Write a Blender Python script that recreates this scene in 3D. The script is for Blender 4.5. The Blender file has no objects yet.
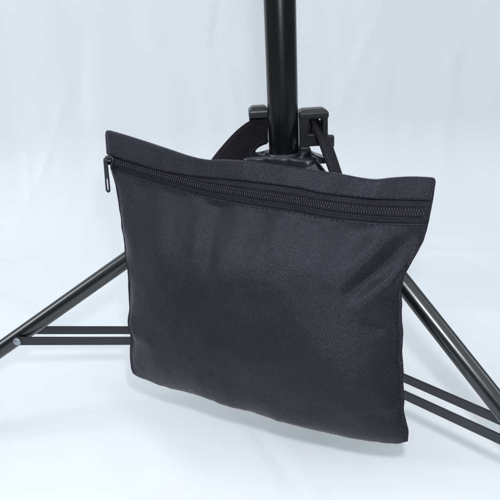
import bpy, bmesh, math, random
from mathutils import Vector, Matrix, noise
random.seed(4)
S = bpy.context.scene
COL = S.collection
V = Vector
PI = math.pi

# ---------------------------------------------------------------- helpers
def link(name, verts, faces, mat=None, parent=None, smooth=True, uvs=None, weighted=False):
    me = bpy.data.meshes.new(name)
    me.from_pydata([tuple(v) for v in verts], [], faces)
    if uvs is not None:
        l = me.uv_layers.new(name='UVMap')
        for lp in me.loops:
            l.data[lp.index].uv = uvs[lp.vertex_index]
    if mat: me.materials.append(mat)
    bm = bmesh.new(); bm.from_mesh(me)
    bmesh.ops.recalc_face_normals(bm, faces=bm.faces)
    bm.to_mesh(me); bm.free()
    me.polygons.foreach_set('use_smooth', [smooth] * len(me.polygons))
    me.update()
    o = bpy.data.objects.new(name, me); COL.objects.link(o)
    if parent: o.parent = parent
    return o

def edge_bevel(o, w, seg=2, angle=35):
    m = o.modifiers.new('bevel', 'BEVEL'); m.width = w; m.segments = seg
    m.limit_method = 'ANGLE'; m.angle_limit = math.radians(angle)
    m.harden_normals = False
    return o

def frame_of(d):
    d = d.normalized()
    a = V((0, 0, 1)) if abs(d.z) < .9 else V((1, 0, 0))
    x = d.cross(a).normalized(); y = x.cross(d).normalized()
    return x, y

def tube(points, r, n=24, closed=False, cap=True):
    """one connected tube along a list of points; r is a number or a list"""
    vs, fs = [], []
    N = len(points)
    px = None
    for i, p in enumerate(points):
        a = points[(i - 1) % N] if (closed or i > 0) else p
        b = points[(i + 1) % N] if (closed or i < N - 1) else p
        d = (b - a).normalized()
        if px is None: x, y = frame_of(d)
        else:
            x = (px - d * px.dot(d)).normalized(); y = d.cross(x)
        px = x
        rr = r[i] if isinstance(r, (list, tuple)) else r
        for k in range(n):
            t = 2 * PI * k / n
            vs.append(p + (x * math.cos(t) + y * math.sin(t)) * rr)
    for i in range(N if closed else N - 1):
        for k in range(n):
            a, b = i * n + k, i * n + (k + 1) % n
            c, d_ = ((i + 1) % N) * n + (k + 1) % n, ((i + 1) % N) * n + k
            fs.append((a, b, c, d_))
    if cap and not closed:
        fs.append(tuple(range(n - 1, -1, -1)))
        fs.append(tuple((N - 1) * n + k for k in range(n)))
    return vs, fs

def lathe(profile, base, axis, n=40):
    """profile: list of (radius, height along axis)"""
    x, y = frame_of(axis); d = axis.normalized()
    vs, fs = [], []
    for r, h in profile:
        for k in range(n):
            t = 2 * PI * k / n
            vs.append(base + d * h + (x * math.cos(t) + y * math.sin(t)) * r)
    for i in range(len(profile) - 1):
        for k in range(n):
            fs.append((i * n + k, i * n + (k + 1) % n, (i + 1) * n + (k + 1) % n, (i + 1) * n + k))
    fs.append(tuple(range(n - 1, -1, -1))); fs.append(tuple((len(profile) - 1) * n + k for k in range(n)))
    return vs, fs

def lerp_curve(pts, s):
    """pts: list of 2-tuples ordered along the curve, s by first or running parameter 0..1 (smooth)"""
    n = len(pts)
    if 'acc' not in lerp_curve.__dict__: lerp_curve.acc = {}
    key = id(pts)
    if key not in lerp_curve.acc:
        acc = [0.0]
        for a, b in zip(pts, pts[1:]): acc.append(acc[-1] + math.dist(a, b))
        lerp_curve.acc[key] = (acc, pts)
    acc = lerp_curve.acc[key][0]
    L = s * acc[-1]
    i = 0
    while i < n - 2 and acc[i + 1] < L: i += 1
    u = (L - acc[i]) / max(1e-9, acc[i + 1] - acc[i])
    # cubic hermite with non uniform tangents
    def tan(k):
        if k == 0: return [(pts[1][c] - pts[0][c]) / (acc[1] - acc[0]) for c in range(len(pts[0]))]
        if k == n - 1: return [(pts[-1][c] - pts[-2][c]) / (acc[-1] - acc[-2]) for c in range(len(pts[0]))]
        return [(pts[k + 1][c] - pts[k - 1][c]) / (acc[k + 1] - acc[k - 1]) for c in range(len(pts[0]))]
    t0, t1 = tan(i), tan(i + 1); h = acc[i + 1] - acc[i]
    h00, h10, h01, h11 = 2*u**3 - 3*u*u + 1, u**3 - 2*u*u + u, -2*u**3 + 3*u*u, u**3 - u*u
    return tuple(h00 * pts[i][c] + h10 * h * t0[c] + h01 * pts[i + 1][c] + h11 * h * t1[c] for c in range(len(pts[0])))

def smooth01(x, a, b):
    t = min(1, max(0, (x - a) / (b - a))); return t * t * (3 - 2 * t)

# ---------------------------------------------------------------- materials
def mat(name):
    m = bpy.data.materials.new(name); m.use_nodes = True
    nt = m.node_tree; b = nt.nodes['Principled BSDF']
    return m, nt, b
def N(nt, t, **kw):
    n = nt.nodes.new(t)
    for k, v in kw.items():
        if hasattr(n, k): setattr(n, k, v)
    return n
def ramp(nt, src, stops):
    r = N(nt, 'ShaderNodeValToRGB')
    el = r.color_ramp.elements
    el[0].position, el[0].color = stops[0][0], (*stops[0][1], 1)
    el[1].position, el[1].color = stops[-1][0], (*stops[-1][1], 1)
    for p, c in stops[1:-1]:
        e = el.new(p); e.color = (*c, 1)
    nt.links.new(src, r.inputs[0]); return r
def math_node(nt, op, a, b=None):
    n = N(nt, 'ShaderNodeMath', operation=op)
    for i, v in enumerate((a, b)):
        if v is None: continue
        if isinstance(v, (int, float)): n.inputs[i].default_value = v
        else: nt.links.new(v, n.inputs[i])
    return n.outputs[0]

def paint(name, base, rough, metallic=0.0, spec=.5, speck=.12, bump=.00003, scale=900, coat=0):
    """dark powder coat / moulded plastic: fine grain, slight rub variation"""
    m, nt, b = mat(name)
    tc = N(nt, 'ShaderNodeTexCoord')
    n1 = N(nt, 'ShaderNodeTexNoise'); n1.inputs['Scale'].default_value = scale; n1.inputs['Detail'].default_value = 3
    n2 = N(nt, 'ShaderNodeTexNoise'); n2.inputs['Scale'].default_value = 22; n2.inputs['Detail'].default_value = 6
    nt.links.new(tc.outputs['Object'], n1.inputs['Vector']); nt.links.new(tc.outputs['Object'], n2.inputs['Vector'])
    lo = tuple(c * (1 - speck) for c in base); hi = tuple(c * (1 + speck) for c in base)
    r = ramp(nt, n2.outputs['Fac'], [(.3, lo), (.7, hi)])
    nt.links.new(r.outputs[0], b.inputs['Base Color'])
    rr = N(nt, 'ShaderNodeMapRange'); rr.inputs['To Min'].default_value = rough * .85; rr.inputs['To Max'].default_value = rough * 1.2
    nt.links.new(n2.outputs['Fac'], rr.inputs['Value']); nt.links.new(rr.outputs[0], b.inputs['Roughness'])
    b.inputs['Metallic'].default_value = metallic
    b.inputs['Specular IOR Level'].default_value = spec
    b.inputs['Coat Weight'].default_value = coat; b.inputs['Coat Roughness'].default_value = .2
    bp = N(nt, 'ShaderNodeBump'); bp.inputs['Distance'].default_value = bump; bp.inputs['Strength'].default_value = .8
    nt.links.new(n1.outputs['Fac'], bp.inputs['Height']); nt.links.new(bp.outputs[0], b.inputs['Normal'])
    return m

def weave(name, lo, hi, wu, wv, rough=.55, sheen=.25, depth=.0005, jitter=.00035, spec=.4, mode='plain', grain=.30, tint=(1, 1, 1)):
    """woven nylon: over-under threads from the UV map, which is in metres"""
    m, nt, b = mat(name)
    uv = N(nt, 'ShaderNodeTexCoord')
    jn = N(nt, 'ShaderNodeTexNoise'); jn.inputs['Scale'].default_value = 260; jn.inputs['Detail'].default_value = 2
    nt.links.new(uv.outputs['UV'], jn.inputs['Vector'])
    sub = N(nt, 'ShaderNodeVectorMath', operation='SUBTRACT'); sub.inputs[1].default_value = (.5, .5, .5)
    nt.links.new(jn.outputs['Color'], sub.inputs[0])
    sc = N(nt, 'ShaderNodeVectorMath', operation='SCALE'); sc.inputs['Scale'].default_value = jitter * 2
    nt.links.new(sub.outputs[0], sc.inputs[0])
    ad = N(nt, 'ShaderNodeVectorMath', operation='ADD')
    nt.links.new(uv.outputs['UV'], ad.inputs[0]); nt.links.new(sc.outputs[0], ad.inputs[1])
    sp = N(nt, 'ShaderNodeSeparateXYZ'); nt.links.new(ad.outputs[0], sp.inputs[0])
    su = math_node(nt, 'SINE', math_node(nt, 'MULTIPLY', sp.outputs[0], 2 * PI / wu))
    sv = math_node(nt, 'SINE', math_node(nt, 'MULTIPLY', sp.outputs[1], 2 * PI / wv))
    pr = math_node(nt, 'MULTIPLY', su, sv)
    if mode == 'rib':
        pr = math_node(nt, 'ADD', math_node(nt, 'MULTIPLY', pr, .6), math_node(nt, 'MULTIPLY', sv, .4))
    h = math_node(nt, 'MULTIPLY_ADD', pr, .5); h.node.inputs[2].default_value = .5
    tn = N(nt, 'ShaderNodeTexNoise'); tn.inputs['Scale'].default_value = 420; tn.inputs['Detail'].default_value = 3
    nt.links.new(uv.outputs['UV'], tn.inputs['Vector'])
    bn = N(nt, 'ShaderNodeTexNoise'); bn.inputs['Scale'].default_value = 14; bn.inputs['Detail'].default_value = 5
    nt.links.new(uv.outputs['UV'], bn.inputs['Vector'])
    hm = math_node(nt, 'ADD', math_node(nt, 'MULTIPLY', h, .72), math_node(nt, 'MULTIPLY', math_node(nt, 'SUBTRACT', tn.outputs['Fac'], .2), grain))
    hm2 = math_node(nt, 'ADD', hm, math_node(nt, 'MULTIPLY', math_node(nt, 'SUBTRACT', bn.outputs['Fac'], .5), .16))
    r = ramp(nt, hm2, [(.22, lo), (.85, hi)])
    # lint specks, with thread sparkle painted in as pale dots of colour
    ln = N(nt, 'ShaderNodeTexNoise'); ln.inputs['Scale'].default_value = 330; ln.inputs['Detail'].default_value = 1
    nt.links.new(uv.outputs['UV'], ln.inputs['Vector'])
    lr = ramp(nt, ln.outputs['Fac'], [(.71, (0, 0, 0)), (.83, (1, 1, 1))])
    mx = N(nt, 'ShaderNodeMix', data_type='RGBA'); mx.inputs[7].default_value = (*[c * 2.2 for c in hi], 1)
    nt.links.new(lr.outputs[0], mx.inputs[0]); nt.links.new(r.outputs[0], mx.inputs[6])
    nt.links.new(mx.outputs[2], b.inputs['Base Color'])
    b.inputs['Roughness'].default_value = rough
    b.inputs['Specular IOR Level'].default_value = spec
    b.inputs['Specular Tint'].default_value = (*tint, 1)
    b.inputs['Sheen Weight'].default_value = sheen; b.inputs['Sheen Roughness'].default_value = .45
    b.inputs['Sheen Tint'].default_value = (.82, .86, 1, 1)
    bp = N(nt, 'ShaderNodeBump'); bp.inputs['Distance'].default_value = depth; bp.inputs['Strength'].default_value = .9
    nt.links.new(hm, bp.inputs['Height']); nt.links.new(bp.outputs[0], b.inputs['Normal'])
    return m

M_PAINT = paint('black_satin_paint', (.0045, .005, .0065), .27, 0, .42, speck=.3)
M_LEG = paint('black_gloss_leg_paint', (.0050, .0056, .0075), .27, 0, .85, speck=.3)
M_BAR = paint('dark_grey_bar_paint', (.014, .017, .021), .36, 0, .5)
M_PLASTIC = paint('black_moulded_plastic', (.012, .0135, .017), .33, 0, .5, bump=.00006, scale=700)
M_HUB = paint('grey_black_moulded_plastic', (.015, .0165, .022), .28, 0, .6, bump=.00006, scale=700)
M_RUBBER = paint('black_rubber', (.015, .015, .016), .75, 0, .3)
M_ZINC = paint('zinc_plated_steel', (.36, .39, .42), .45, 1.0, .5, speck=.06)
M_GUN = paint('gunmetal_zip_metal', (.085, .092, .105), .38, 1.0, .5, speck=.15)
M_NYLON = weave('charcoal_nylon_weave', (.0012, .0012, .0018), (.0175, .0172, .0245), .0023, .0023, rough=.37, sheen=.0, spec=.35, tint=(.84, .83, 1), depth=.0005, grain=.5)
M_TAPE = weave('zip_tape_weave', (.0016, .0016, .0024), (.034, .033, .046), .0021, .0017, depth=.0006, jitter=.0003, sheen=.0, spec=.2, tint=(.88, .87, 1), grain=.5)
M_WEB = weave('black_webbing', (.0015, .0015, .002), (.030, .027, .036), .0027, .0021, depth=.0009, jitter=.0009, sheen=.0, grain=.7, spec=.09, rough=.7)
M_COIL = paint('black_nylon_coil', (.016, .016, .022), .33, 0, .5)
M_THREAD = paint('black_thread', (.004, .004, .007), .7, 0, .3)

M_GREYTHREAD = paint('dark_grey_thread', (.045, .045, .050), .7, 0, .3)
def sheet_mat():
    m, nt, b = mat('white_backdrop_sheet')
    tc = N(nt, 'ShaderNodeTexCoord')
    n = N(nt, 'ShaderNodeTexNoise'); n.inputs['Scale'].default_value = 1.7; n.inputs['Detail'].default_value = 6
    nt.links.new(tc.outputs['Object'], n.inputs['Vector'])
    r = ramp(nt, n.outputs['Fac'], [(.35, (.82, .85, .88)), (.65, (.85, .87, .89))])
    nt.links.new(r.outputs[0], b.inputs['Base Color'])
    b.inputs['Roughness'].default_value = .48; b.inputs['Specular IOR Level'].default_value = .35
    n2 = N(nt, 'ShaderNodeTexNoise'); n2.inputs['Scale'].default_value = 5; n2.inputs['Detail'].default_value = 7; n2.inputs['Distortion'].default_value = .6
    n2.inputs['Roughness'].default_value = .55
    nt.links.new(tc.outputs['Object'], n2.inputs['Vector'])
    bp = N(nt, 'ShaderNodeBump'); bp.inputs['Distance'].default_value = .008; bp.inputs['Strength'].default_value = .30
    nt.links.new(n2.outputs['Fac'], bp.inputs['Height']); nt.links.new(bp.outputs[0], b.inputs['Normal'])
    return m
M_SHEET = sheet_mat()

# ---------------------------------------------------------------- setting: white sweep
ZG = -.31
def build_backdrop():
    xs = [-1.45, -1.25, -1.1, -1.0] + [-.9 + .008 * i for i in range(226)] + [1.0, 1.1, 1.25, 1.45]
    R, YC = .22, .60
    prof = [(-.95, ZG, 0), (-.8, ZG, 0), (-.7, ZG, 0), (-.6, ZG, 0)]
    y = -.45
    while y < YC: prof.append((y, ZG, 0)); y += .008
    for k in range(0, 41):
        a = k / 40 * PI / 2 * .96
        prof.append((YC + R * math.sin(a), ZG + R * (1 - math.cos(a)), a))
    y0, z0, a0 = prof[-1]
    s = .010
    while s < .75:
        prof.append((y0 + s * math.cos(a0), z0 + s * math.sin(a0), a0)); s += .010
    for s in (.85, 1.0, 1.3, 1.8, 2.6): prof.append((y0 + s * math.cos(a0), z0 + s * math.sin(a0), a0))
    def seg(px, py, a, b, w, taper=True):
        ax, ay = a; bx, by = b
        dx, dy = bx - ax, by - ay; L2 = dx * dx + dy * dy
        t = ((px - ax) * dx + (py - ay) * dy) / L2
        if t < -.1 or t > 1.1: return 0
        d = abs((px - ax) * dy - (py - ay) * dx) / math.sqrt(L2)
        if d > 3.5 * w: return 0
        e = smooth01(t, -.05, .25) * (1 - smooth01(t, .75, 1.05))
        return math.exp(-(d / w) ** 2) * e
    floor_creases = [((-.062, -.015), (-.008, -.170), .0065, -.0022),
                     ((-.30, .10), (-.10, -.16), .022, .0022), ((.05, -.12), (.24, -.17), .014, .0020),
                     ((-.55, .40), (-.25, .10), .03, .004), ((.20, .20), (.65, .10), .025, .0035),
                     ((-.45, .62), (-.62, .35), .010, .0020), ((.15, .48), (.7, .36), .015, .0028)]
    rc = random.Random(11)
    for k in range(16):
        cx, cy, an, ln = rc.uniform(-.55, .55), rc.uniform(-.25, .6), rc.uniform(0, PI), rc.uniform(.08, .22)
        floor_creases.append(((cx - ln * math.cos(an), cy - ln * math.sin(an)), (cx + ln * math.cos(an), cy + ln * math.sin(an)), rc.uniform(.006, .016), rc.choice((-1, 1)) * rc.uniform(.0007, .0016)))
    wall_creases = []
    for k in range(22):
        cx, ca, an, ln = rc.uniform(-.75, .75), rc.uniform(3.7, 4.6), rc.gauss(PI / 2, .35), rc.uniform(.08, .3)
        wall_creases.append(((cx - ln * math.cos(an), ca - ln * math.sin(an)), (cx + ln * math.cos(an), ca + ln * math.sin(an)), rc.uniform(.006, .020), rc.choice((-1, 1)) * rc.uniform(.0010, .0030)))
    wall_creases.append(((-.60, 3.62), (-.42, 4.05), .007, .0022)); wall_creases.append(((-.42, 4.3), (-.18, 4.05), .02, .004))
    vs, fs = [], []
    nx = len(xs)
    acc = 2.05; last = prof[0]
    for j, (y, z, a) in enumerate(prof):
        acc += math.hypot(y - last[0], z - last[1]); last = (y, z, a)
        nrm = V((0, -math.sin(a), math.cos(a)))
        wall = smooth01(a, .3, 1.2)
        for x in xs:
            d = noise.noise(V((x * 2.2, acc * 2.6, 3.1))) * .007 + noise.noise(V((x * 6 + acc * 2, acc * 4 - x, 8.3))) * .0042 + noise.noise(V((x * 17 + acc * 7, acc * 9 - x * 3, 2.3))) * .0012
            if wall > 0:
                d += wall * (noise.noise(V((x * 26, acc * 1.3, 1.7))) * .0020 + noise.noise(V((x * 9, acc * .9, 5.7))) * .008)
                # soft tuck where the hanging part of the sheet meets the lying part, only towards the right
                d += .004 * math.exp(-((acc - 3.69 + .06 * (x - .5) + .02 * noise.noise(V((x * 5, 2, 2)))) / .010) ** 2) * smooth01(x, .30, .46)
            d += .003 * math.exp(-((acc - 3.50 + .10 * (x - .5)) / .02) ** 2) * smooth01(x, .25, .40)
            for A, B, w, h in floor_creases:
                if y < .7: d += 1.6 * h * seg(x, y, A, B, w)
            if wall > 0:
                for A, B, w, h in wall_creases: d += wall * h * seg(x, acc, A, B, w)
            vs.append(V((x, y, z)) + nrm * d)
    for j in range(len(prof) - 1):
        for i in range(nx - 1):
            fs.append((j * nx + i, j * nx + i + 1, (j + 1) * nx + i + 1, (j + 1) * nx + i))
    o = link('backdrop', vs, fs, M_SHEET)
    o['kind'] = 'structure'
    return o
build_backdrop()

# ---------------------------------------------------------------- the light stand
stand = bpy.data.objects.new('light_stand', None); COL.objects.link(stand)
stand.location = (0, 0, ZG)
bpy.context.view_layer.update()
def part(name, vs, fs, m, parent=None, smooth=True):
    """parts are given in world metres; shifted under the stand's Empty"""
    return link(name, [V(v) - V((0, 0, ZG)) for v in vs], fs, m, parent or stand, smooth)
stand['label'] = 'black tripod light stand with spread tubular legs holding up the bag'
stand['category'] = 'light stand'

pr_ = .0160
vs, fs = lathe([(.0135, -.262), (.0155, -.260), (pr_, -.256), (pr_, .62), (pr_, .90), (.0150, .902), (.013, .903)], V((0, 0, 0)), V((0, 0, 1)), 64)
o = part('pole', vs, fs, M_PAINT); edge_bevel(o, .0008)

AZ = [math.radians(-176.13), math.radians(-51.82), math.radians(65.5)]
# upper hub: a three lobed moulded flange round the pole
def hub_R(t, base, add, w):
    m = 0
    for a in AZ:
        d = (t - a + PI) % (2 * PI) - PI
        m = max(m, math.exp(-abs(d / w) ** 2.6))
    return base + add * m
def build_hub():
    n = 144
    rows = [('abs', .0160, .0070), ('abs', .0184, .0078), ('abs', .0199, .0072), ('abs', .0206, .0052), ('abs', .0216, .0056),
            ('rel', .25, .0066), ('rel', .60, .0064), ('rel', .86, .0050), ('rel', .955, .0043), ('rel', 1.0, .0026), ('rel', 1.0, -.0075), ('rel', .95, -.0115),
            ('rel', .80, -.0150), ('abs', .024, -.034), ('abs', .0225, -.036), ('abs', .0160, -.036)]
    vs, fs = [], []
    for k, r, z in rows:
        for i in range(n):
            t = 2 * PI * i / n
            if k == 'abs': R = r
            else:
                Rm = hub_R(t, .0255, .0205, .40); R = .0216 + (Rm - .0216) * r if r < 1 else Rm
            vs.append(V((R * math.cos(t), R * math.sin(t), z)))
    m = len(rows)
    for j in range(m):
        for i in range(n):
            a, b = j * n + i, j * n + (i + 1) % n
            c, d = ((j + 1) % m) * n + (i + 1) % n, ((j + 1) % m) * n + i
            fs.append((a, b, c, d))
    return vs, fs
vs, fs = build_hub(); hub = part('hub', vs, fs, M_HUB); edge_bevel(hub, .0006, 2, 40)

# rectangular plastic loops standing on the hub at either side of the pole
def polybox(pts_bottom, pts_top):
    n = len(pts_bottom)
    vs = [V(p) for p in pts_bottom] + [V(p) for p in pts_top]
    fs = [tuple(range(n - 1, -1, -1)), tuple(range(n, 2 * n))]
    for i in range(n): fs.append((i, (i + 1) % n, n + (i + 1) % n, n + i))
    return vs, fs
def box(x0, x1, y0, y1, z0, z1, taper=0):
    b = [(x0, y0, z0), (x1, y0, z0), (x1, y1, z0), (x0, y1, z0)]
    t = [(x0 + taper, y0 + taper * 1.2, z1), (x1 - taper, y0 + taper * 1.2, z1), (x1 - taper, y1 - taper, z1), (x0 + taper, y1 - taper, z1)]
    return polybox(b, t)
def join(*parts):
    V_, F_ = [], []
    for vs, fs in parts:
        k = len(V_); V_ += vs; F_ += [tuple(i + k for i in f) for f in fs]
    return V_, F_
def ring_right():
    # outer outline and slot, extruded: two uprights, foot bar and head in one closed mesh
    outer = [(.0168, .0120), (.0470, .0120), (.0470, .0300), (.0470, .0430), (.0320, .0430), (.0168, .0430), (.0168, .0300)]
    inner = [(.0274, .0255), (.0412, .0255), (.0412, .0300), (.0412, .0408), (.0340, .0408), (.0274, .0408), (.0274, .0300)]
    n = len(outer); vs = []
    for y in (-.006, .012):
        for x, z in outer: vs.append(V((x, y, z)))
        for x, z in inner: vs.append(V((x, y, z)))
    fs = []
    for i in range(n):
        j = (i + 1) % n
        fs.append((i, j, n + j, n + i)); fs.append((2 * n + i, 3 * n + i, 3 * n + j, 2 * n + j))
        fs.append((i, 2 * n + i, 2 * n + j, j)); fs.append((n + i, n + j, 3 * n + j, 3 * n + i))
    return vs, fs
def cap_mesh(x0, x1, y0, y1, z0, z1, tp):
    rows = [(z0, 0), (z0 + (z1 - z0) * .62, 0), (z0 + (z1 - z0) * .86, tp * .45), (z1, tp)]
    vs, fs = [], []
    for z, t in rows:
        for x, y in ((x0 + t, y0 + t * 1.1), (x1 - t, y0 + t * 1.1), (x1 - t, y1 - t), (x0 + t, y1 - t)): vs.append(V((x, y, z)))
    fs.append((3, 2, 1, 0)); fs.append((12, 13, 14, 15))
    for k in range(3):
        for i in range(4): fs.append((k * 4 + i, k * 4 + (i + 1) % 4, k * 4 + 4 + (i + 1) % 4, k * 4 + 4 + i))
    return vs, fs
o = part('strap_loop', *ring_right(), M_PLASTIC, smooth=False); edge_bevel(o, .0014, 3)
c = part('loop_cap', *cap_mesh(.0164, .0476, -.0080, .0150, .0418, .0512, .0052), M_PLASTIC, o, smooth=False); edge_bevel(c, .0011, 3, 12)
o = part('strap_loop', *box(-.0346, -.0292, .0215, .0285, -.004, .0460), M_PLASTIC, smooth=False); edge_bevel(o, .0012, 3)
c = part('loop_cap', *cap_mesh(-.0352, -.0132, .0075, .0300, .0425, .0545, .0042), M_PLASTIC, o, smooth=False); edge_bevel(c, .0011, 3, 12)
# moulded web carrying the right loop out of the hub
def web(y0, y1):
    up = [(.0164, .0128), (.0270, .0128), (.0276, .0095), (.0292, .0066), (.0320, .0042), (.0360, .0022), (.0410, .0004), (.0460, -.0014)]
    outline = up + [(.0460, -.0060), (.0164, -.0060)]
    n = len(outline)
    vs = [V((x, y0, z)) for x, z in outline] + [V((x, y1, z)) for x, z in outline]
    fs = [tuple(range(n)), tuple(range(2 * n - 1, n - 1, -1))]
    for i in range(n): fs.append((i, n + i, n + (i + 1) % n, (i + 1) % n))
    return vs, fs
o = part('web', *web(-.0125, .0080), M_HUB, smooth=False); edge_bevel(o, .0010, 3, 25)
# rounded thumb knob behind the right loop
vs, fs = box(.0482, .0566, .0060, .0125, .0060, .0205)
o = part('knob', vs, fs, M_HUB, smooth=False); edge_bevel(o, .0028, 4)

# legs
leg_r = .0091
legs = [(V((-.0299, -.0020, -.0081)), V((-.8484, -.0575, -.5262))),
        (V((.0185, -.0236, .0050)), V((.4801, -.6104, -.6255))),
        (V((.0130, .0285, -.0040)), V((.3370, .7400, -.5825)))]
bar_z = [lambda r: -.2207 + .1196 * r, lambda r: -.2192 + .0410 * r, lambda r: -.2205 + .08 * r]
for k, (p0, d) in enumerate(legs):
    d = d.normalized(); h = V((math.cos(AZ[k]), math.sin(AZ[k]), 0)); t = V((-h.y, h.x, 0))
    L = (ZG + .014 - p0.z) / d.z
    ends = [p0 + d * (L * i / 30) for i in range(31)]
    vs, fs = tube(ends, leg_r, 40)
    leg = part('leg', vs, fs, M_LEG); edge_bevel(leg, .0008)
    fp = p0 + d * L
    vs, fs = lathe([(.0070, .012), (.0108, .010), (.0112, 0), (.0112, -.026), (.0104, -.030), (.0075, -.030)], fp, -d, 32)
    part('rubber_foot', vs, fs, M_RUBBER, leg)
    # where the brace meets the leg
    best = min((abs((p0 + d * (L * i / 400)).z - bar_z[k]((p0 + d * (L * i / 400)).dot(h))), i) for i in range(401))[1]
    bo = p0 + d * (L * best / 400); ro = bo.dot(h)
    # bolt through leg and both bars
    prof = [(.0024, -.0150), (.0036, -.01495), (.0039, -.0148), (.0040, -.0138), (.0022, -.0136), (.0022, .0136), (.0042, .0138), (.0044, .0152), (.0036, .0162), (.001, .0166)]
    if k == 0: prof = [(r, -z) for r, z in prof][::-1]
    vs, fs = lathe(prof, bo, t if k else -t, 24)
    part('bolt', vs, fs, M_ZINC, leg)
    # two flat bars, one at either side of the tube
    for sd in (-1, 1):
        ri = .012
        zi, zo = bar_z[k](ri), bar_z[k](ro)
        a = h * ri + V((0, 0, zi)) + t * (sd * .0125); b = h * ro + V((0, 0, zo)) + t * (sd * .0125)
        dd = (b - a).normalized(); up = t.cross(dd).normalized()
        hw = .0051; th = .0010
        out = []
        for q in range(9):
            an = PI / 2 - PI * q / 8; out.append(b + dd * (math.cos(an) * hw) + up * (math.sin(an) * hw))
        for q in range(9):
            an = -PI / 2 - PI * q / 8; out.append(a + dd * (math.cos(an) * hw) + up * (math.sin(an) * hw))
        n = len(out)
        vs = [p - t * th for p in out] + [p + t * th for p in out]
        fs = [tuple(range(n)), tuple(range(2 * n - 1, n - 1, -1))] + [(i, n + i, n + (i + 1) % n, (i + 1) % n) for i in range(n)]
        o = part('brace_bar', vs, fs, M_BAR, smooth=False); edge_bevel(o, .0004, 2)
# lower hub round the foot of the pole, behind the bag
vs, fs = lathe([(.0163, -.202), (.0205, -.203), (.0215, -.206), (.0215, -.232), (.0205, -.236), (.0163, -.237)], V((0, 0, 0)), V((0, 0, 1)), 48)
o = part('lower_hub', vs, fs, M_PLASTIC); edge_bevel(o, .0006)

# ---------------------------------------------------------------- the sandbag
BO = V((-.03859, -.07912, .01871))
E1 = V((.898794, -.438371, 0)); E2 = V((.091142, .186870, .978148)); NN = V((-.428792, -.879153, .207912))
bag = bpy.data.objects.new('sandbag', None); COL.objects.link(bag)
bag.matrix_world = Matrix.Translation(BO + E2 * -.255) @ Matrix((E1, E2, NN)).transposed().to_4x4()
bag['label'] = 'charcoal nylon zippered weight bag hung by webbing in front of the stand'
bag['category'] = 'sandbag'
def loc(a, b, o):                       # bag frame: across, up, out towards the viewer side
    return V((a, b + .255, o))
def w2l(p):                             # world -> bag frame
    q = V(p) - BO
    return V((q.dot(E1), q.dot(E2) + .255, q.dot(NN)))

top = [(-0.1662, 0.0200), (-0.1651, 0.0226), (-0.1615, 0.0230), (-0.1245, 0.0149), (-0.0892, 0.0063), (-0.0665, 0.0008), (-0.0476, -0.0017), (-0.0282, -0.0008), (-0.0072, -0.0008), (0.0132, -0.0021), (0.0381, -0.0041), (0.0622, -0.0061), (0.0873, -0.0083), (0.1037, -0.0104), (0.117, -0.011), (0.1315, -0.0088), (0.1466, -0.0071), (0.1632, -0.0068), (0.1668, -0.0076), (0.1679, -0.0105)]
fold1 = [(-0.164, -0.0014), (-0.127, -0.0089), (-0.0984, -0.0146), (-0.0572, -0.0183), (-0.0277, -0.019), (-0.0014, -0.0198), (0.0488, -0.0228), (0.068, -0.0257), (0.0959, -0.0274), (0.1156, -0.0277), (0.1398, -0.0269), (0.1672, -0.0258)]
zipc = [(-0.1629, -0.0065), (-0.127, -0.014), (-0.0984, -0.0191), (-0.0706, -0.024), (-0.0438, -0.0278), (-0.001, -0.0313), (0.0494, -0.0348), (0.0687, -0.0366), (0.092, -0.038), (0.1163, -0.0383), (0.1406, -0.0377), (0.1665, -0.0362)]
fold2 = [(-0.1604, -0.0147), (-0.127, -0.0233), (-0.0983, -0.0287), (-0.0705, -0.034), (-0.0435, -0.0381), (-0.0006, -0.0423), (0.0499, -0.0454), (0.0693, -0.0476), (0.0927, -0.0488), (0.1171, -0.049), (0.1415, -0.0481), (0.1652, -0.0464)]
bottom = [(-0.1340, -0.2400), (-0.1265, -0.2436), (-0.1123, -0.2457), (-0.0809, -0.2468), (-0.0506, -0.248), (-0.0212, -0.2513), (0.0071, -0.2534), (0.0345, -0.2554), (0.061, -0.2568), (0.0865, -0.2572), (0.1112, -0.257), (0.1351, -0.2558), (0.1535, -0.2538), (0.1649, -0.2485)]
left = [(-0.1604, -0.0147), (-0.1532, -0.0384), (-0.1484, -0.07), (-0.1424, -0.1073), (-0.1389, -0.1456), (-0.1384, -0.168), (-0.1404, -0.182), (-0.1367, -0.1997), (-0.1376, -0.2195), (-0.1374, -0.2310), (-0.1340, -0.2400)]
right = [(0.1652, -0.0464), (0.1628, -0.0606), (0.1544, -0.081), (0.1482, -0.0989), (0.1487, -0.1162), (0.1514, -0.1437), (0.1541, -0.1716), (0.1577, -0.2046), (0.1602, -0.2237), (0.164, -0.2377), (0.1649, -0.2485)]

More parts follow.
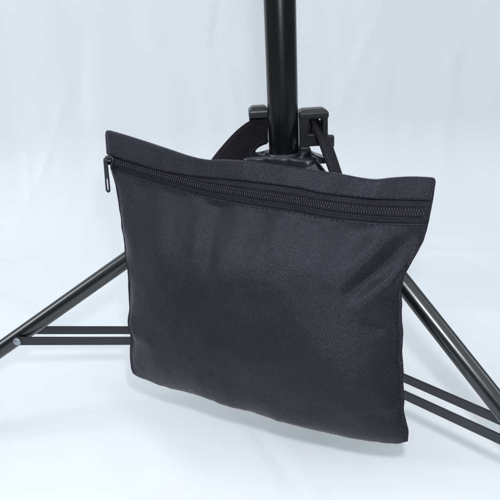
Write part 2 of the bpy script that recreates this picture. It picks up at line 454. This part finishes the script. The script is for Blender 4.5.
NS = 220                                # columns
S_ = [i / NS for i in range(NS + 1)]
cT = [lerp_curve(top, s) for s in S_]; c1 = [lerp_curve(fold1, s) for s in S_]
cZ = [lerp_curve(zipc, s) for s in S_]; c2 = [lerp_curve(fold2, s) for s in S_]; cB = [lerp_curve(bottom, s) for s in S_]
cB = [(p[0], p[1] + smooth01(s, 0, .05) * (1 - smooth01(s, .95, 1)) * (noise.noise(V((s * 9, 1, 4))) * .0018 + noise.noise(V((s * 30, 1, 4))) * .0008)) for p, s in zip(cB, S_)]
def mix(a, b, t): return (a[0] + (b[0] - a[0]) * t, a[1] + (b[1] - a[1]) * t)
def coons(i, t):
    s = S_[i]
    L, R = lerp_curve(left, t), lerp_curve(right, t)
    k = smooth01(t, 0, .05) * (1 - smooth01(t, .95, 1))
    L = (L[0] + k * (noise.noise(V((t * 11, 3, 1))) * .0014 + noise.noise(V((t * 23, 8, 1))) * .0004), L[1])
    R = (R[0] + k * (noise.noise(V((t * 11, 3, 7))) * .0010 + noise.noise(V((t * 23, 8, 7))) * .0004), R[1])
    P = mix(c2[i], cB[i], t); Q = mix(L, R, s)
    bil = mix(mix(c2[0], c2[-1], s), mix(cB[0], cB[-1], s), t)
    return (P[0] + Q[0] - bil[0], P[1] + Q[1] - bil[1])
def seg_d(a, b, A, B):
    dx, dy = B[0] - A[0], B[1] - A[1]; L2 = dx * dx + dy * dy
    t = ((a - A[0]) * dx + (b - A[1]) * dy) / L2
    d = ((a - A[0]) * dy - (b - A[1]) * dx) / math.sqrt(L2)
    return t, d
folds = [  # A, B, width, height, (fade in, fade out)
    ((.1600, -.0520), (.0950, -.1290), 0.0100, -.0056), ((.1560, -.0860), (.0990, -.1300), .0085, .0040),
    ((.1350, -.0560), (.0900, -.1120), .0110, .0030),
    ((-.0488, -.0420), (-.0500, -.1250), .0085, .0012), ((-.0310, -.0440), (-.0330, -.1250), .0065, -.0011),
    ((-.0107, -.0440), (-.0150, -.1150), .0090, .0012), ((.0120, -.0450), (.0100, -.1000), .0080, -.0006),
    ((.0300, -.0450), (.0300, -.1050), .0100, .0008), ((-.0850, -.0330), (-.0800, -.1000), .0120, .0012),
    ((-.1480, -.0560), (-.1150, -.1100), .0100, .0018), ((-.1430, -.1700), (-.1270, -.2120), .0040, -.0022),
    ((-.1400, -.1600), (-.1180, -.2000), .0060, .0016), ((.1560, -.1500), (.1200, -.1350), .0060, -.0022),
    ((.0700, -.0500), (.0780, -.1050), .0070, .0012), ((.1660, -.2350), (.1350, -.2050), .0070, .0015)]
def bulge(i, t, a, b, front):
    s = S_[i]
    ss = min(1.0, abs(2 * s - 1) / (.980 - .005 * noise.noise(V((t * 12, s * 3, 4)))))
    W = max(0.0, 1 - ss ** 3.4) ** .72
    T = (1 - (1 - t) ** 3.4) * (1 - .42 * t ** 2.4) * max(0.0, 1 - t ** 12) ** .55 * 1.06
    d = .034 * W * T
    if front:
        edge = min(s, 1 - s) * .31
        e = smooth01(edge, .0, .010) * smooth01(t, 0, .04) * smooth01(1 - t, 0, .04)
        for A, B, w, h in folds:
            tt, dd = seg_d(a, b, A, B)
            if -.2 < tt < 1.2 and abs(dd) < 3 * w:
                d += h * math.exp(-(dd / w) ** 2) * smooth01(tt, -.12, .18) * (1 - smooth01(tt, .65, 1.12)) * (e if abs(h) < .003 else smooth01(edge, 0, .005))
        q = V((a, b, .3))
        d += e * (noise.noise(q * 16) * .0030 + noise.noise(q * 42) * .0010 + math.exp(-edge / .012) * noise.noise(V((a * 30, b * 70, 6))) * .0010 + noise.noise(q * 110) * .00022)
        d += e * noise.noise(V((a * 62 + b * 12, b * 9, 9))) * .0016 * math.exp(-t / .28)
        d += .0009
    else:
        d = .020 / .034 * d * smooth01(min(s, 1 - s), 0, .16) + .0006
    return d

rows_f, rows_b, tags = [], [], []
def add_row(pts, off_f, off_b, tg=''):
    rows_f.append([loc(p[0], p[1], o) for p, o in zip(pts, off_f)])
    rows_b.append([loc(p[0], p[1], -o) for p, o in zip(pts, off_b)]); tags.append(tg)
def header_off(i, t):
    s = S_[i]; p = mix(cT[i], c1[i], t)
    e = smooth01(min(s, 1 - s), 0, .025)
    w = noise.noise(V((p[0] * 24, p[1] * 14, 7.0))) * .0028 + noise.noise(V((p[0] * 60, p[1] * 40, 2.0))) * .0007
    tt, dd = seg_d(p[0], p[1], (.100, -.006), (.090, -.030)); w -= .0022 * math.exp(-(dd / .008) ** 2)
    tt, dd = seg_d(p[0], p[1], (.128, -.006), (.118, -.030)); w += .0020 * math.exp(-(dd / .007) ** 2)
    roundtop = math.sqrt(max(0.0, 1 - (1 - min(1, t / .10)) ** 2))
    return (.0012 + .0028 * roundtop + .0016 * t) * (.45 + .55 * e) + w * e * roundtop
NH = 22
for j in range(NH + 1):
    t = (j / NH) ** 1.5 if j < 8 else None
    t = j / NH
    t = t * t * .35 + t * .65
    pts = [mix(cT[i], c1[i], t) for i in range(NS + 1)]
    add_row(pts, [header_off(i, t) for i in range(NS + 1)], [.002 + .003 * t * smooth01(min(S_[i], 1 - S_[i]), 0, .1) for i in range(NS + 1)], 'fold1' if j == NH else ('st1' if j == NH - 1 else ''))
def flat(i, v): return v * (.35 + .65 * smooth01(min(S_[i], 1 - S_[i]), 0, .012))
for t, o in ((.03, .0012), (.35, .0008), (.65, .0008), (.955, .0010)):
    pts = [mix(c1[i], c2[i], t) for i in range(NS + 1)]
    add_row(pts, [flat(i, o) for i in range(NS + 1)], [.0052 * smooth01(min(S_[i], 1 - S_[i]), 0, .1) + .0015 for i in range(NS + 1)], '')
NB = 190
for j in range(NB + 1):
    t = j / NB
    if j > NB - 12: pass
    pts = [coons(i, t) for i in range(NS + 1)]
    lip = .0042 * math.exp(-t / .045)
    of = [bulge(i, t, pts[i][0], pts[i][1], True) + lip * (.3 + .7 * smooth01(min(S_[i], 1 - S_[i]), 0, .012)) for i in range(NS + 1)]
    ob = [bulge(i, t, pts[i][0], pts[i][1], False) + .0052 * math.exp(-t / .1) * smooth01(min(S_[i], 1 - S_[i]), 0, .1) for i in range(NS + 1)]
    add_row(pts, of, ob, 'fold2' if j == 0 else ('st2' if j == 1 else ''))

def build_bag_body():
    nr, nc = len(rows_f), NS + 1
    vs, uvs = [], []
    for rw in rows_f:
        for p in rw: vs.append(p); uvs.append((p.x, p.y))
    off = len(vs)
    for rw in rows_b:
        for p in rw: vs.append(p); uvs.append((p.x + .5, p.y))
    fs = []
    for j in range(nr - 1):
        for i in range(nc - 1):
            a = j * nc + i
            fs.append((a, a + nc, a + nc + 1, a + 1))
            fs.append((off + a, off + a + 1, off + a + nc + 1, off + a + nc))
    for j in range(nr - 1):
        a = j * nc; fs.append((a, off + a, off + a + nc, a + nc))
        a = j * nc + nc - 1; fs.append((a, a + nc, off + a + nc, off + a))
    for i in range(nc - 1):
        a = i; fs.append((a, a + 1, off + a + 1, off + a))
        a = (nr - 1) * nc + i; fs.append((a, off + a, off + a + 1, a + 1))
    return link('body', vs, fs, M_NYLON, bag, True, uvs)
body = build_bag_body()

# zip: tape lying in the gap, two continuous nylon coils, slider and pull
def strip(cA, cB_, ts, off, name, m, parent):
    vs, uvs, fs = [], [], []
    for t in ts:
        for i in range(NS + 1):
            p = mix(cA[i], cB_[i], t); vs.append(loc(p[0], p[1], flat(i, off + .0007 * max(math.exp(-((t - .24) / .05) ** 2), math.exp(-((t - .76) / .05) ** 2)) + .00035 * noise.noise(V((p[0] * 60, t * 6, 1)))))); uvs.append((p[0], p[1]))
    nc = NS + 1
    for j in range(len(ts) - 1):
        for i in range(NS): a = j * nc + i; fs.append((a, a + nc, a + nc + 1, a + 1))
    return link(name, vs, fs, m, parent, True, uvs)
tape = strip(c1, c2, tuple(.045 + .9 * k / 30 for k in range(31)), .0026, 'zip_tape', M_TAPE, bag)
def curve_at(cpts, x):                  # resample by arc length, 0..1
    f = x * NS; i = min(NS - 1, int(f)); return mix(cpts[i], cpts[i + 1], f - i)
zl = sum(math.dist(a, b) for a, b in zip(cZ, cZ[1:]))
def coil(sgn, phase):
    pitch = .0023; turns = (zl * .965) / pitch; per = 10; n = int(turns * per)
    pts = []
    for k in range(n + 1):
        x = .022 + .965 * k / n
        p = curve_at(cZ, x); q = curve_at(cZ, min(1, x + .002)); 
        d = V((q[0] - p[0], q[1] - p[1])); d = d.normalized() if d.length > 0 else V((1, 0))
        ang = 2 * PI * k / per + phase
        lat = sgn * .0015 + .0023 * math.cos(ang); o = .0040 + .0013 * math.sin(ang)
        pts.append(loc(p[0] - d.y * lat, p[1] + d.x * lat, o))
    return tube(pts, .00056, 6)
for sg, ph in ((1, 0), (-1, PI)):
    vs, fs = coil(sg, ph); link('zip_coil', vs, fs, M_COIL, tape)

# stitched seams: one thread each, dipping in and out of the cloth
def thread(row, name, period=.0052):
    rw = rows_f[row]
    L = 0; pts = []
    k = 0; pos = 0; step = .0007
    seglen = [(b - a).length for a, b in zip(rw, rw[1:])]
    cum = [0]
    for x in seglen: cum.append(cum[-1] + x)
    x = .004; i = 0
    while x < cum[-1] - .004:
        while cum[i + 1] < x: i += 1
        p = rw[i].lerp(rw[i + 1], (x - cum[i]) / max(1e-9, seglen[i]))
        pts.append(p + V((0, noise.noise(V((x * 90, 0, 0))) * .0004, .00010 + .00052 * math.tanh(2.5 * math.sin(2 * PI * x / period)))))
        x += step
    vs, fs = tube(pts, .00030, 6)
    return link(name, vs, fs, M_THREAD, body)
for r, tg in enumerate(tags):
    if tg in ('st1', 'st2'): thread(r, 'stitching')

# slider
def rel_box(c, sx, sy, sz, ax, ay, az, taper=0):
    vs = []
    for z in (-1, 1):
        k = 1 - taper * (z > 0)
        for x, y in ((-1, -1), (1, -1), (1, 1), (-1, 1)):
            vs.append(c + ax * (x * sx * k / 2) + ay * (y * sy * k / 2) + az * (z * sz / 2))
    fs = [(3, 2, 1, 0), (4, 5, 6, 7)] + [(i, (i + 1) % 4, 4 + (i + 1) % 4, 4 + i) for i in range(4)]
    return vs, fs
zp = curve_at(cZ, .012)
dz = V((cZ[8][0] - cZ[0][0], cZ[8][1] - cZ[0][1], 0)).normalized(); dy = V((-dz.y, dz.x, 0)); dn = V((0, 0, 1))
c0 = loc(zp[0] + .0005, zp[1], .0052)
def slider_body():
    # shield shaped top plate with a raised bridge, one closed mesh
    out = [(-.0060, 0), (-.0052, .0032), (-.0020, .0048), (.0030, .0050), (.0052, .0036), (.0052, -.0036), (.0030, -.0050), (-.0020, -.0048), (-.0052, -.0032)]
    n = len(out); vs = []
    for o, k in ((-.0022, 1), (.0010, 1), (.0016, .86)):
        for x, y in out: vs.append(c0 + dz * (x * k) + dy * (y * k) + dn * o)
    fs = [tuple(range(n - 1, -1, -1)), tuple(range(2 * n, 3 * n))]
    for l in range(2):
        for i in range(n): fs.append((l * n + i, l * n + (i + 1) % n, (l + 1) * n + (i + 1) % n, (l + 1) * n + i))
    return vs, fs
vs, fs = slider_body(); sl = link('zip_slider', vs, fs, M_GUN, bag); edge_bevel(sl, .0004)
arch = [c0 + dz * (-.0050 + .0090 * k / 14) + dn * (.0014 + .0030 * math.sin(PI * k / 14) ** .6) for k in range(15)]
vs, fs = tube(arch, .0011, 10); link('bridge', vs, fs, M_GUN, sl)
# pull tab hanging straight down from the bridge
gv = V((V((0, 0, -1)).dot(E1), V((0, 0, -1)).dot(E2), V((0, 0, -1)).dot(NN)))   # world down in the bag frame
gv = (gv + V((-.02, 0, .06))).normalized()
tx = V((1, .0, .25)); tx = (tx - gv * tx.dot(gv)).normalized(); tn = tx.cross(gv).normalized()
if tn.z < 0: tn = -tn
hang = c0 + dz * -.0022 + dn * .0040
def stadium(w, l, yc, n=16):
    pts = []
    r = w / 2; h = max(0, l / 2 - r)
    for k in range(n): a = -PI / 2 + PI * k / (n - 1); pts.append((r * math.cos(a), yc + h + r * math.sin(a) if a > 0 else yc + h * (1 if k >= n / 2 else -1) + r * math.sin(a)))
    for k in range(n): a = PI / 2 + PI * k / (n - 1); pts.append((r * math.cos(a), (yc + h if k < n / 2 else yc - h) + r * math.sin(a)))
    return pts
def pull_mesh():
    outer = stadium(.0066, .0370, .0165); inner = stadium(.0030, .0125, .0260)
    n = len(outer); vs = []
    for o in (-.0007, .0007):
        for x, y in outer: vs.append(hang + tx * (x * (.86 + .14 * y / .035)) + gv * y + tn * o)
        for x, y in inner: vs.append(hang + tx * x + gv * y + tn * o)
    fs = []
    for i in range(n):
        j = (i + 1) % n
        fs.append((i, j, n + j, n + i)); fs.append((2 * n + i, 3 * n + i, 3 * n + j, 2 * n + j))
        fs.append((i, 2 * n + i, 2 * n + j, j)); fs.append((n + i, n + j, 3 * n + j, 3 * n + i))
    return vs, fs
vs, fs = pull_mesh(); o = link('pull_tab', vs, fs, M_GUN, sl, smooth=False); edge_bevel(o, .0004, 2, 50)

# webbing straps: thick ribbons with raised selvedges
def ribbon(U, L, th, name):
    n = 70
    W = 14
    rows = []
    ul = 0
    pu = [tuple(w2l(p)) for p in U]; pl = [tuple(w2l(p)) for p in L]
    vs, uvs, fs = [], [], []
    prev = None; run = 0
    A = []
    for k in range(n + 1):
        a, b = V(lerp_curve(pu, k / n)), V(lerp_curve(pl, k / n)); A.append((a, b))
    for k in range(n + 1):
        a, b = A[k]; m = (a + b) / 2
        if prev is not None: run += (m - prev).length
        prev = m
        d = ((A[min(n, k + 1)][0] + A[min(n, k + 1)][1]) - (A[max(0, k - 1)][0] + A[max(0, k - 1)][1])).normalized()
        nr = d.cross((b - a).normalized()).normalized()
        ww = (b - a).length
        loop = []
        for side in (1, -1):
            for q in range(W + 1):
                x = q / W if side > 0 else 1 - q / W
                e = min(x, 1 - x) * ww
                hgt = th / 2 * (1.0 + .75 * math.exp(-((e - .0030) / .0011) ** 2)) * (math.sqrt(max(0, 1 - (1 - min(1, e / .0012)) ** 2)) * .8 + .2)
                loop.append((a.lerp(b, x) + nr * (side * hgt), (run, x * ww + (0 if side > 0 else .1))))
        rows.append(loop)
    m = len(rows[0])
    for lp in rows:
        for p, u in lp: vs.append(p); uvs.append(u)
    for k in range(n):
        for q in range(m): fs.append((k * m + q, k * m + (q + 1) % m, (k + 1) * m + (q + 1) % m, (k + 1) * m + q))
    fs.append(tuple(range(m))); fs.append(tuple(n * m + q for q in range(m - 1, -1, -1)))
    o = link(name, vs, fs, M_WEB, bag, True, uvs)
    for fr in (.0042, -.0042):           # sewn line inside each selvedge
        pts = []
        for k in range(n * 4 + 1):
            i = min(n - 1, k // 4); q = k / 4 - i
            a = A[i][0].lerp(A[i + 1][0], q); b = A[i][1].lerp(A[i + 1][1], q); ww = (b - a).length
            d = ((A[i + 1][0] + A[i + 1][1]) - (A[i][0] + A[i][1])).normalized()
            nr = d.cross((b - a).normalized()).normalized()
            if nr.z < 0: nr = -nr
            x = fr / ww if fr > 0 else 1 + fr / ww
            pts.append(a.lerp(b, x) + nr * (th / 2 * 1.02 + .0004 * math.sin(k * 1.15)))
        tv, tf = tube(pts, .00040, 6)
        link('strap_stitching', tv, tf, M_GREYTHREAD, o)
    return o
# left: from behind the bag's top up to its loop, where it turns round the inner upright
SLU = [(-.0215, .034, .0430), (-.0175, .0325, .0433), (-.0150, .0270, .0436), (-.0155, .0215, .0436), (-.0252, .0180, .0425), (-.0387, .0140, .0375), (-.0512, .0100, .0293), (-.0662, .0040, .0162), (-.0789, -.0060, .0040), (-.0868, -.0200, -.0050), (-.0878, -.0485, -.0111)]
SLL = [(-.0215, .034, .0125), (-.0180, .0325, .0124), (-.0160, .0270, .0122), (-.0166, .0210, .0119), (-.0206, .0190, .0114), (-.0267, .0170, .0089), (-.0327, .0140, .0032), (-.0377, .0100, -.0034), (-.0417, .0040, -.0117), (-.0451, -.0120, -.0207), (-.0487, -.0692, -.0180)]
ribbon(SLU, SLL, .0022, 'strap')
# right: hangs over the bar inside its loop and drops edge-on to the back of the bag
SRI = [(.0295, .010, .0245), (.0290, .006, .0350), (.0288, .001, .0395), (.0294, -.007, .0385), (.0318, -.0220, .0285), (.0342, -.0460, .0140), (.0368, -.0720, .0006), (.0385, -.0940, -.0100)]
SRO = [(.0385, .026, .0180), (.0380, .026, .0310), (.0380, .020, .0385), (.0405, .013, .0355), (.0492, .0020, .0190), (.0515, -.0220, .0062), (.0534, -.0500, -.0092), (.0545, -.0750, -.0200)]
ribbon(SRI, SRO, .0024, 'strap')

# ---------------------------------------------------------------- light: one small flash just above the lens, added soft fill lamps round it
w = bpy.data.worlds.new('World'); S.world = w; w.use_nodes = True
bg = w.node_tree.nodes['Background']; bg.inputs[0].default_value = (.80, .91, 1.0, 1); bg.inputs[1].default_value = .14
def lamp(name, kind, locn, energy, col, **kw):
    l = bpy.data.lights.new(name, kind); l.energy = energy; l.color = col
    for k, v in kw.items(): setattr(l, k, v)
    o = bpy.data.objects.new(name, l); COL.objects.link(o); o.location = locn
    return o
lamp('camera_flash', 'POINT', (-.037, -.60, .232), 9.0, (.97, .975, 1), shadow_soft_size=.016)
def fill_light(locn, aim, energy, size):  # unseen fill lamp, added only to raise the brightness
    o = lamp('fill_light', 'AREA', locn, energy, (.91, .965, 1), shape='RECTANGLE', size=size, size_y=size)
    o.rotation_euler = (V(aim) - V(locn)).to_track_quat('-Z', 'Y').to_euler()
fill_light((0, -.40, 2.5), (0, 0, -.3), 113, 6.0)  # overhead fill, added for soft even brightness on the floor
fill_light((-2.0, -.1, .9), (-.2, .95, .25), 16, .8)  # side fills, added to brighten the hanging part of the sheet
fill_light((2.0, -.1, .9), (.2, .95, .25), 7, .8)

# ---------------------------------------------------------------- camera
cam = bpy.data.cameras.new('camera'); co = bpy.data.objects.new('camera', cam); COL.objects.link(co)
r = V((.99725685, -.05640842, -.04792561)); u = V((.06555645, .37247522, .9257238)); f = V((.03436752, .92632624, -.3751514))
co.matrix_world = Matrix(((r.x, u.x, -f.x, -.06523779), (r.y, u.y, -f.y, -.62619681), (r.z, u.z, -f.z, .14881234), (0, 0, 0, 1)))
cam.sensor_width = 36; cam.lens = 588.491 / 500 * 36; cam.clip_start = .02; cam.clip_end = 50
S.camera = co
S.view_settings.view_transform = 'Standard'; S.view_settings.look = 'None'; S.view_settings.exposure = 0; S.view_settings.gamma = 1
